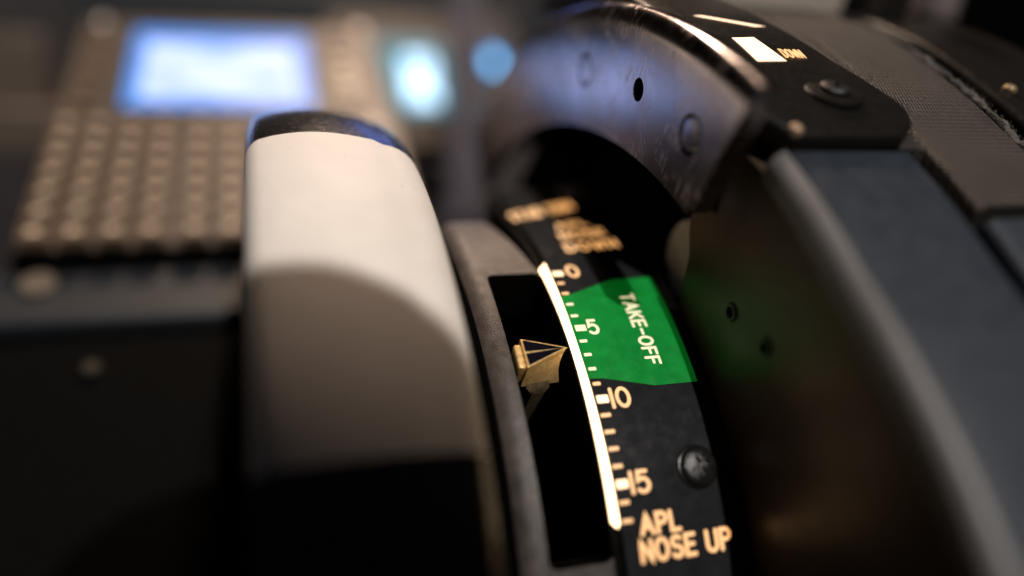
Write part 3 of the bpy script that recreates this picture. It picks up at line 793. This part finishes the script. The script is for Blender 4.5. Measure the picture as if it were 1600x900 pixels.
def keyat(x, t, wx=.0090, wt=.0086):
    global keyme
    if keyme is None:
        mb = MB(); box(mb, (0, 0, .0016), (wx, wt, .0042)); o = build('key', mb, M['key'], None, 30); keyme = o.data
        mb2 = MB(); box(mb2, (0, 0, .0038), (wx * .40, wt * .30, .0002)); o2 = build('key_mark', mb2, M['key_legend'], None, 0); keyat.leg = o2.data
        bpy.data.objects.remove(o); bpy.data.objects.remove(o2)
    o = bpy.data.objects.new('key', keyme); col.objects.link(o); o.matrix_world = Matrix.Translation(cp(x, t, 0)) @ RM.to_4x4()
    b = o.matrix_world.copy(); o.parent = cdu; o.matrix_parent_inverse = Matrix.Translation(-cdu.location)
    l = bpy.data.objects.new('key_mark', keyat.leg); col.objects.link(l); l.parent = o
for r_ in range(7):
    for c_ in range(11):
        keyat(-.0145 + .0118 * c_ + (.002 if c_ > 3 else 0), .0965 + .0118 * r_)
for (x, t) in ((-.014, -.006), (.110, -.006)):
    mb = MB(); lathe(mb, cp(x, t, -.001), CN, [(.0032, 0), (.0032, .0018), (.0024, .0026), (.0001, .0026)], 20); D(build('fastener', mb, M['nickel'], None))

# slate panel between keypad and viewer
sp_ = thing('lower_panel', tuple(cp(.04, .22, -.05)), 'dark slate panel below the blurred keypad on the left', 'panel')
reparent(cbox('apron', -.0295, .0895, .2012, .3200, -.030, -.0105, M['void_black'], .002), sp_)
reparent(cbox('panel', -.030, .090, .1765, .2010, -.030, -.006, M['panel_slate'], .002), sp_)
if 0: reparent(cbox('panel_dark', -.040, .090, .2300, .330, -.060, -.050, M['void_black'], .002), sp_)
mb = MB(); lathe(mb, cp(-.0125, .1835, -.006), CN, [(.0056, 0), (.0056, .0012), (.0046, .002), (.0001, .002)], 20)
reparent(build('fastener', mb, M['dim_cap'], None), sp_)
mb = MB(); lathe(mb, cp(.0066, .2190, -.010), CN, [(.0026, 0), (.0026, .0016), (.0018, .0022), (.0001, .0022)], 20)
reparent(build('fastener', mb, M['slate_mid'], None), sp_)

# things further ahead
def slab(name, part, label, cat, c, s, m, rot=None, bv=.002):
    t = thing(name, c, label, cat); mb = MB(); box(mb, c, s, rot); o = reparent(build(part, mb, m, None, 30), t)
    if bv: bevel(o, bv, 2)
    return t
TILT = Matrix.Rotation(radians(-38), 3, 'X')
c = place(622, 118, .56)
t = thing('second_display', tuple(c), 'small teal and blue-white display beyond the wheel', 'display')
ex = Vector((.066, 0, 0)); ey = TILT @ Vector((0, 0, -.060))
mb = MB(); box(mb, c + TILT @ Vector((0, .012, 0)), (.090, .02, .11), TILT); bevel(reparent(build('case', mb, M['cdu_body'], None, 30), t), .002)
reparent(screen('screen', c - ex / 2 - ey / 2 + TILT @ Vector((0, -.0005, 0)), ex, ey, M['screen_far']), t)
c = place(771, 96, .52)
t = thing('third_display', tuple(c), 'tiny blue display just left of the steel arc', 'display')
ex = Vector((.0085, 0, 0)); ey = TILT @ Vector((0, 0, -.015))
mb = MB(); box(mb, c + TILT @ Vector((0, .012, 0)), (.036, .02, .09), TILT); bevel(reparent(build('case', mb, M['dash'], None, 30), t), .002)
reparent(screen('screen', c - ex / 2 - ey / 2 + TILT @ Vector((0, -.0005, 0)), ex, ey, M['screen_small']), t)
c = place(722, 130, .50); slab('lavender_post', 'post', 'pale lavender grey upright post between the two small displays', 'post', tuple(c), (.016, .012, .18), M['post'])
c = place(560, 20, .60); slab('glareshield_strip', 'strip', 'long dark navy strip across the top above the displays', 'panel', tuple(c), (.40, .02, .030), M['panel_slate'])
c = place(12, 118, .42); slab('side_console', 'console', 'beige console corner at the far left edge', 'console', tuple(c), (.040, .02, .045), M['cdu_body'])
c = place(20, 200, .40); slab('console_ledge', 'ledge', 'low beige ledge below the console corner at the far left edge', 'console', tuple(c), (.050, .06, .022), M['cdu_body'])

# added unseen disc on a stalk, blocks the map light to shadow the wheel
hd = thing('shadow_blocker', tuple(Vector((-.0550, -.0948, .0790)) + KEY * .34), 'added round black disc on a thin stalk, unseen, casting the curved shadow on the wheel', 'light blocker')
hc = Vector((-.0550, -.0948, .0790)) + KEY * .34
mb = MB(); lathe(mb, hc, KEY, [(.001, 0), (.0340, 0), (.0355, .002), (.0355, .022), (.022, .036), (.001, .038)], 56)
reparent(build('head', mb, M['plastic_black'], None), hd)
def tube(mb, pts, r, n=10):
    for a, b in zip(pts, pts[1:]):
        lathe(mb, a, Vector(b) - Vector(a), [(r, 0), (r, (Vector(b) - Vector(a)).length)], n)
    return mb
reparent(build('stalk', tube(MB(), [hc + KEY * .03, hc + KEY * .03 + Vector((-.05, -.06, .05)), hc + KEY * .03 + Vector((-.16, -.10, .07)), hc + KEY * .03 + Vector((-.9, -.2, .10))], .004), M['plastic_black'], None), hd)

c = place(655, 170, .70); slab('instrument_panel', 'panel_face', 'dim grey panel upright behind the two small displays', 'panel', tuple(c), (.24, .02, .17), M['panel_grey'])
